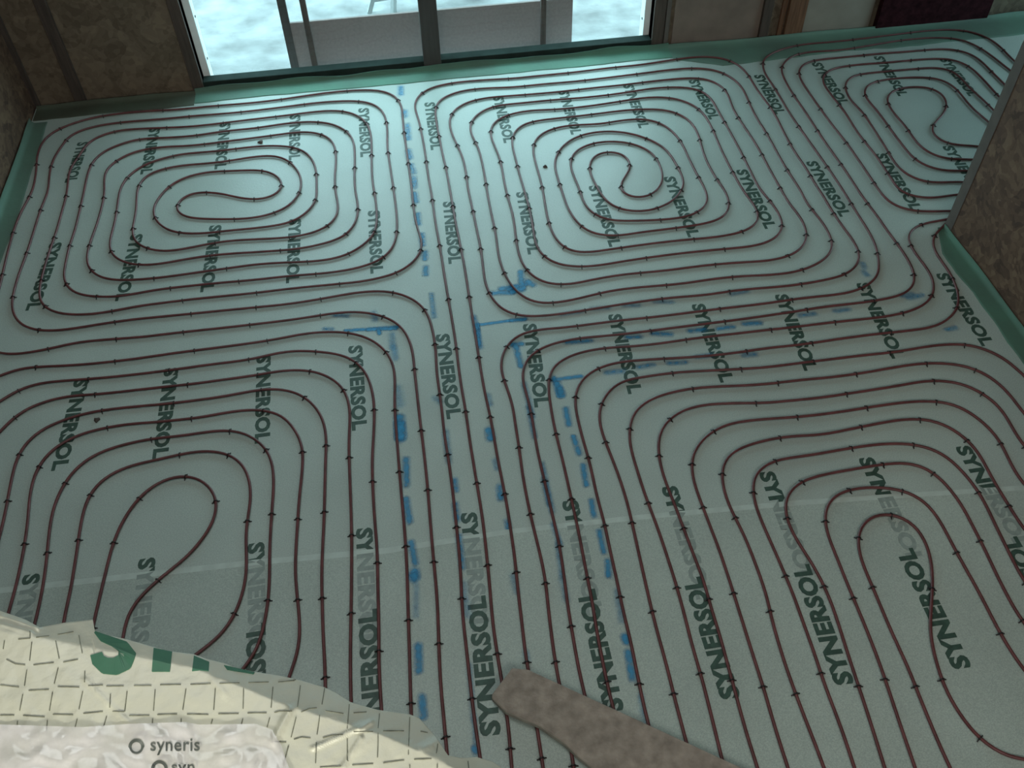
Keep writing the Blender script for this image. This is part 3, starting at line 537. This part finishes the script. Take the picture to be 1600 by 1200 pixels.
# one clip: a wire hoop over the pipe with two splayed barbs
cv, cf = [], []
hoop = [Vector((math.cos(a)*.0115, 0, math.sin(a)*.0105)) for a in [math.pi*k/8 for k in range(9)]]
hoop = [Vector((.0125, 0, -.0105))] + hoop + [Vector((-.0125, 0, -.0105))]
for i in range(len(hoop)-1): bar(cv, cf, hoop[i], hoop[i+1], .0058)
bar(cv, cf, (.010, 0, -.002), (.024, .001, -.0085), .005); bar(cv, cf, (-.010, 0, -.002), (-.024, -.001, -.0085), .005)
clip_me = bpy.data.meshes.new('clip'); clip_me.from_pydata([tuple(v) for v in cv], [], cf); clip_me.materials.append(M['clip'])
def in_view(p):
    v = p - Vector((0, 0, CAMZ)); c = v.dot(CF)
    if c <= 0: return False
    x = 800+FPX*v.dot(CX)/c; y = 600-FPX*v.dot(CU)/c
    return -5 < x < 1605 and -5 < y < 1205
def circuit(label, runs, phase=0.0):
    e = empty('heating_pipe', (0, 0, 0)); tag(e, label, 'pipe', 'underfloor heating pipe circuits')
    V, F, clips = [], [], []
    for P in runs:
        P = [Vector((max(p.x, XL+.05), p.y, p.z)) for p in smooth_path(P)]; tube(V, F, P, RP)
        step = .035; nxt = .2+phase*.3; s = 0
        for i in range(1, len(P)-1):
            s += (P[i]-P[i-1]).length
            d1 = (P[i]-P[max(i-4, 0)]); d2 = (P[min(i+4, len(P)-1)]-P[i]); bend = d1.angle(d2, 0)
            if s > nxt or (bend > .32 and s > .28):
                if in_view(P[i]): clips.append((P[i], math.atan2(d2.y+d1.y, d2.x+d1.x)))
                s = 0; nxt = .50 + random.uniform(-.07, .08)
    mesh_obj('pipe_run', V, F, M['pipe'], e, smooth=True)
    cp = Vector((0, 0, CAMZ)); clips.sort(key=lambda c: (c[0]-cp).length)
    for p, a in clips[:100]:
        o = bpy.data.objects.new('pipe_clip', clip_me); sc.collection.objects.link(o); o.parent = e
        o.location = p; o.rotation_euler = (0, 0, a+math.pi/2+random.uniform(-.12, .12))
    if clips[100:]:
        V, F = [], []
        for p, a in clips[100:]:
            R_ = Matrix.Rotation(a+math.pi/2, 3, 'Z'); k = len(V); V += [R_ @ v + p for v in cv]; F += [tuple(k+i for i in f) for f in cf]
        o = mesh_obj('pipe_clip', V, F, M['clip'], e); o['kind'] = 'stuff'
    return e
def ubend(a, b, bulge):      # joins two run ends that pass out of sight behind the stub wall
    A, A2 = a[-1], a[-3]; B, B2 = b[0], b[2]; da = (A-A2).normalized(); db = (B-B2).normalized()
    c1 = A+da*bulge; c2 = B+db*bulge; out = []
    for k in range(1, 12):
        t = k/12; out.append(A*(1-t)**3 + c1*3*t*(1-t)**2 + c2*3*t*t*(1-t) + B*t**3)
    return out
circuit('red-brown pipe spiral at upper left, below the left end of the glazed bay', [extend(wpts(TL), .9, .9)], .1)
circuit('red-brown pipe spiral at top centre with a small round curl in its middle', [extend(wpts(TC), .9, .9)], .4)
tr_ = [wpts(s) for s in TR]; path = tr_[0]
for nxt_, bl in zip(tr_[1:], (1.5, 1.2, .5, .5, .9, 1.5)):
    path = path + ubend(path, nxt_, bl) + nxt_
circuit('red-brown pipe spiral at the top right, partly hidden behind the chipboard stub wall', [extend(path, .9, .9)], .7)
a3, a4 = wpts(T4R[0]), wpts(T4R[1])
a3 = extend(a3, 0, 1.3); a4 = extend(a4, 1.3, 0)
circuit('red-brown pipe pair that bends right and passes round the end of the stub wall', [extend(a3 + ubend(a3, a4, .25) + a4, .9, .9)], .2)
circuit('red-brown pipe spiral at the lower right, long narrow loops in the foreground', [extend(wpts(s), 1.0, 0) + ([wpts(s)[-1]+Vector((.25, -.05, 0)), wpts(s)[-1]+Vector((.4, -.3, 0))] if s is BR[-1] else [wpts(s)[-1]+Vector((.10, -.4, 0)), wpts(s)[-1]+Vector((.13, -1.6, 0))]) for s in BR], .5)
circuit('red-brown pipe spiral at the lower left, running under the cream foreground sheet', [extend(wpts(s), .22 if s[0][0] < 1 else .5, .5) for s in BL], .8)

# ---------------------------------------------------------------- scaffold board lying across the pipes
zb = ZP+RP+.002; ztop = zb+.042
pl = empty('scaffold_board', px(900, 1150, zb)); tag(pl, 'brown scaffold board lying aslant over the pipes at the bottom', 'board')
tc_ = [(800, 1043), (826, 1046), (1100, 1172), (1300, 1264), (1210, 1420), (905, 1184), (880, 1160), (842, 1134), (790, 1112), (768, 1090), (769, 1084)]
topp = [px(x, y, ztop) for x, y in tc_]
base = [Vector((p.x, p.y, zb)) for p in topp]
def under(o, root): o.parent = root; o.matrix_parent_inverse = Matrix.Translation(-root.location); return o
o = prism('board_body', base[::-1], topp[::-1], M['plank']); o.data.materials.append(M['plank_end'])
for p_ in o.data.polygons:
    if abs(p_.normal.z) < .3 and p_.normal.y < -.2: p_.material_index = 1
bv = o.modifiers.new('bevel', 'BEVEL'); bv.width = .006; bv.segments = 2; under(o, pl)
# small dark debris
def crumb(x, y, r, name, label, mt):
    c = px(x, y, .006); V, F = [], []
    for j in range(3):
        for k in range(8):
            a = k*math.tau/8; rr = r*(1, .8, .3)[j]*(1+.3*math.sin(3*a+x)); V.append(c+Vector((math.cos(a)*rr, math.sin(a)*rr, (-.003, .006, .012)[j])))
    for j in range(2):
        for k in range(8): F.append((j*8+k, j*8+(k+1) % 8, j*8+8+(k+1) % 8, j*8+8+k))
    F.append(tuple(range(16, 24))); F.append(tuple(range(7, -1, -1)))
    return tag(mesh_obj(name, V, F, mt), label, 'debris')
crumb(151, 656, .02, 'mud_clod', 'small dark clod on the membrane at the left between two pipes', M['timber'])
crumb(407, 222, .022, 'mud_clod', 'small dark clod inside the upper left spiral', M['timber'])
crumb(852, 260, .018, 'mud_clod', 'small grey speck left of the curled middle of the centre spiral', M['timber'])

# ---------------------------------------------------------------- landing and the cream sheet lying over its edge
ZL = 2.5
E_ = [(-260, 890), (-80, 930), (0, 954), (40, 968), (62, 980), (100, 973), (145, 968), (148, 985), (165, 992), (195, 998), (213, 1003), (240, 1011), (262, 1017), (302, 1022), (325, 1030), (350, 1036), (370, 1044), (400, 1050), (435, 1055), (470, 1063), (505, 1073), (525, 1082), (548, 1097), (572, 1104), (590, 1109), (640, 1116), (655, 1122), (680, 1150), (700, 1180), (720, 1184), (745, 1183), (770, 1190), (785, 1200), (800, 1216), (860, 1260)]
C_ = [(-260, 930), (-80, 965), (0, 985), (60, 996), (120, 1008), (200, 1024), (300, 1043), (380, 1075), (440, 1100), (520, 1125), (600, 1150), (690, 1190), (760, 1230), (860, 1280)]
def interp(T, x):
    if x <= T[0][0]: return T[0][1]
    for (a, b), (c, d) in zip(T, T[1:]):
        if x <= c: return b+(d-b)*(x-a)/(c-a)
    return T[-1][1]
RID = [((427, 1159), (453, 1110), 5, .012), ((488, 1170), (560, 1138), 3, .008), ((536, 1200), (564, 1152), 3, .009), ((132, 1062), (200, 1128), 4, .003), ((0, 962), (60, 982), 3, .007), ((0, 975), (50, 988), 3, .006), ((560, 1140), (580, 1128), 4, .007), ((660, 1170), (690, 1155), 5, .006), ((330, 1060), (352, 1085), 5, .002)]
def segd(x, y, a, b):
    dx, dy = b[0]-a[0], b[1]-a[1]; t = max(0, min(1, ((x-a[0])*dx+(y-a[1])*dy)/(dx*dx+dy*dy)))
    return math.hypot(x-a[0]-t*dx, y-a[1]-t*dy)
def zs(x, y):
    yc = interp(C_, x); z = ZL
    if y < yc: z -= (yc-y)/760*.75
    z += .004*noise.noise(Vector((x*.012, y*.018, 0))) + .0012*noise.noise(Vector((x*.05, y*.05, 3))) - .0025*abs(noise.noise(Vector(((x+y)*.03, (x-y)*.012, 7))))
    for a, b, w_, h_ in RID:
        q = segd(x, y, a, b)/w_
        if q < 3: z += h_*math.exp(-q*q)
    return z
xsn = []
for (a, b), (c, d) in zip(E_, E_[1:]):
    n = max(1, int((c-a)/3))
    for k in range(n): xsn.append((a+(c-a)*k/n, b+(d-b)*k/n))
xsn.append(E_[-1]); NR = 110; YE = 1420
V, F = [], []
for (x, ye) in xsn:
    for j in range(NR):
        t = (j/(NR-1))**1.15; y = ye+(YE-ye)*t; V.append(px(x, y, zs(x, y)))
nc = len(xsn)
for i in range(nc-1):
    for j in range(NR-1): F.append((i*NR+j, i*NR+j+1, (i+1)*NR+j+1, (i+1)*NR+j))
cs = empty('foreground_sheet', px(300, 1150, ZL)); tag(cs, 'cream crinkled membrane with printed dashes lying at the bottom left, close to the camera', 'insulation sheet')
V0, F0 = list(V), list(F)
def on(x, y, dz=.0015): return px(x, y, zs(x, y)+dz)
# big green letters, cut off by the sheet's edge
def resample(T, n=40):
    L = [0]
    for a, b in zip(T, T[1:]): L.append(L[-1]+math.hypot(b[0]-a[0], b[1]-a[1]))
    out = []
    for i in range(n):
        q = L[-1]*i/(n-1); k = max(j for j in range(len(L)-1) if L[j] <= q+1e-9); t = (q-L[k])/max(1e-9, L[k+1]-L[k])
        out.append((T[k][0]+(T[k+1][0]-T[k][0])*t, T[k][1]+(T[k+1][1]-T[k][1])*t))
    return out
def strip(name, left, right, mt, root, dz=.0022):
    V = [on(*p, dz) for p in left] + [on(*p, dz) for p in right]; n = len(left)
    return V, [(i, i+1, n+i+1, n+i) for i in range(n-1)]
LV, LF = [], []
def addf(V, F):
    k = len(LV); LV.extend(V); LF.extend(tuple(k+i for i in f) for f in F)
def polyline_band(pts, wd):
    L, R_ = [], []
    for i, p in enumerate(pts):
        a = pts[max(i-1, 0)]; b = pts[min(i+1, len(pts)-1)]; dx, dy = b[0]-a[0], b[1]-a[1]; q = math.hypot(dx, dy) or 1
        w_ = wd[i] if isinstance(wd, list) else wd
        L.append((p[0]-dy/q*w_/2, p[1]+dx/q*w_/2)); R_.append((p[0]+dy/q*w_/2, p[1]-dx/q*w_/2))
    return L, R_
S_l = [(146, 987), (149, 994), (156, 1001), (168, 1006), (178, 1010), (184, 1015), (184, 1023), (178, 1028), (170, 1029), (164, 1027), (161, 1023), (160, 1020)]
S_r = [(150, 987), (158, 990), (166, 993), (182, 998), (200, 1002), (211, 1008), (214, 1020), (210, 1034), (197, 1047), (174, 1054), (155, 1049), (144, 1036), (141, 1021)]
def dens(T, k=4):
    out = []
    for a, b in zip(T, T[1:]):
        for i in range(k): out.append((a[0]+(b[0]-a[0])*i/k, a[1]+(b[1]-a[1])*i/k))
    return out+[T[-1]]
sc_pts = [(148, 987), (160, 996), (178, 1003), (192, 1010), (199, 1022), (194, 1034), (180, 1041), (164, 1040), (153, 1031), (150, 1021)]
sw_ = [3, 12, 14, 20, 28, 28, 27, 26, 22, 19]
sl_, sr_ = polyline_band(sc_pts, sw_)
addf(*strip('s', resample(sl_), resample(sr_), None, None))
addf(*strip('y', dens([(240, 1012), (237, 1049)], 8), dens([(269, 1018), (265, 1049)], 8), None, None))
addf(*strip('n', dens([(303, 1024), (300, 1048)], 6), dens([(327, 1034), (326, 1048)], 6), None, None))
addf(*strip('n', dens([(350, 1039), (355, 1046)], 3), dens([(398, 1050), (396, 1053)], 3), None, None))
DV, DF = [], []
def dash(pts, w_=1.15):
    global DV, DF
    L, R_ = polyline_band(dens(pts, 4), w_); n = len(L); k = len(DV)
    DV += [on(*p, .0018) for p in L] + [on(*p, .0018) for p in R_]; DF += [(k+i, k+i+1, k+n+i+1, k+n+i) for i in range(n-1)]
def dset(ox, oy, s_, txt):
    for q in txt.split(';'):
        v = [float(t) for t in q.replace(',', ' ').split()]
        dash([(ox+v[i]/s_, oy+v[i+1]/s_) for i in range(0, len(v), 2)])
dset(0, 940, 4.615, '215 210 215 260;228 290 212 425;400 280 425 410;568 240 592 370;30 280 22 340;192 490 175 605;418 475 390 590;610 500 608 580;163 665 140 785;378 650 355 785;595 645 568 775;795 665 790 765;915 645 898 790;125 860 122 885;340 855 333 930;555 845 540 905;768 825 745 900;130 270 215 262;260 255 355 245;415 235 530 215;45 415 110 448 180 455;240 455 385 438;455 435 560 415;0 600 135 615;205 640 350 632;415 612 570 615;635 605 740 600;765 608 890 606;965 605 1090 603;0 818 100 818;165 820 320 830;380 812 525 815;600 805 740 792;810 792 895 790;930 820 1075 820')
dset(180, 1000, 5.714, '355 440 340 630;630 435 602 622;892 430 878 622;1145 425 1140 612;1408 415 1390 602;333 700 330 745;588 700 585 745;868 705 855 745;1138 700 1125 750;1378 690 1355 775;1548 940 1500 1115;1280 1050 1240 1115;400 398 585 395;670 395 850 388;930 385 1110 380;1190 378 1370 372;1455 372 1600 360;375 665 550 660;640 660 830 665;920 658 1100 655;1180 650 1350 648;1420 645 1470 632 1580 635;1395 910 1525 912')
dset(440, 1020, 4.444, '130 225 110 375;100 445 65 585;300 235 280 355;265 430 245 565;470 355 455 525;240 620 235 765;455 595 455 745;680 420 670 520;670 555 665 725;890 445 880 705;45 645 10 780;1085 630 1075 695;1080 770 1080 800;1295 750 1300 800;888 775 890 800;0 200 100 185;0 403 70 403;135 410 190 385 245 380;305 400 430 420;500 415 590 408;85 600 140 585 200 590;285 588 350 570 425 565;500 550 635 545;705 540 850 540;965 543 1015 552;265 795 415 785;490 778 635 770;705 763 850 745;920 740 1040 735')
# one membrane with its print: letters and dashes are surface pattern
k1 = len(V0); k2 = k1+len(LV)
allF = F0 + [tuple(k1+i for i in f) for f in LF] + [tuple(k2+i for i in f) for f in DF]
mi = [0]*len(F0) + [1]*len(LF) + [2]*len(DF)
o = mesh_obj('membrane', V0+LV+DV, allF, [M['near_sheet'], M['near_ink'], M['dash']], None, mi, smooth=True)
for p_ in o.data.polygons:
    if p_.material_index: p_.use_smooth = False
so = o.modifiers.new('solid', 'SOLIDIFY'); so.thickness = .004; so.offset = -1; under(o, cs)

# clear film over the near end of that sheet
FT = [(-260, 1130), (0, 1132), (130, 1136), (200, 1131), (290, 1128), (310, 1132), (400, 1131), (425, 1140), (440, 1165), (448, 1190), (462, 1230), (480, 1330)]
fx = []
for (a, b), (c, d) in zip(FT, FT[1:]):
    n = max(1, int((c-a)/5))
    for k in range(n): fx.append((a+(c-a)*k/n, b+(d-b)*k/n))
def zf(x, y):
    return zs(x, y) + .006 + .012*abs(noise.noise(Vector((x*.02, y*.03, 9)))) + .004*noise.noise(Vector((x*.07, y*.07, 2)))
V, F = [], []; NF = 50
for x, yt in fx:
    for j in range(NF):
        y = yt+(1410-yt)*(j/(NF-1)); V.append(px(x, y, zf(x, y)))
for i in range(len(fx)-1):
    for j in range(NF-1): F.append((i*NF+j, i*NF+j+1, (i+1)*NF+j+1, (i+1)*NF+j))
ff = empty('clear_film', px(200, 1170, ZL+.01)); tag(ff, 'wrinkled clear plastic film with grey lettering over the near edge of the cream sheet', 'plastic film')
under(mesh_obj('film', V, F, M['film'], smooth=True), ff)
M['filmink'] = mat('grey_film_ink', (.10, .115, .105), rough=.5, scale=40, amount=.3)
def ipart(name, pts, faces):
    under(mesh_obj(name, [px(x, y, zf(x, y)+.002) for x, y in pts], faces, M['filmink']), ff)
def ring(cx, cy, r0, r1):
    P = []; n = 28
    for k in range(n):
        a = k*math.tau/n; up_ = 1.0 if math.sin(a) < .2 else .72
        P += [(cx+math.cos(a)*r0, cy+math.sin(a)*r0), (cx+math.cos(a)*(r0+(r1-r0)*up_), cy+math.sin(a)*(r0+(r1-r0)*up_))]
    ipart('ring_logo', P, [(2*k, 2*k+1, (2*k+3) % (2*n), (2*k+2) % (2*n)) for k in range(n)])
def itext(word, x0, x1, y0, y1, slant=0):
    V, F = text_polys(word, .012); ipart('printed_word', [(x0+(x1-x0)*v.x, y1-(y1-y0)*(v.y+.5)+slant*v.x) for v in V], F)
ring(213, 1167, 7.5, 12.5); ring(249, 1201, 8, 13)
itext('syneris', 235, 312, 1154, 1180); itext('syn', 268, 304, 1194, 1214)

# landing slab beneath them
lp = [px(x, interp(C_, x)+14, ZL-.03) for x in range(-260, 861, 80)]
lp = [p for p in lp if p.x > XL] + [Vector((px(900, 1330, ZL).x, px(900, 1330, ZL).y-.1, 0)), Vector((px(900, 1330, ZL).x, YF+.02, 0)), Vector((XL+.01, YF+.02, 0)), Vector((XL+.01, px(-260, 930, ZL).y-.05, 0))]
lp = ccw(lp)
tag(prism('floor_landing', [Vector((p.x, p.y, ZL-.28)) for p in lp], [Vector((p.x, p.y, ZL-.022)) for p in lp], M['ply']), kind='structure')
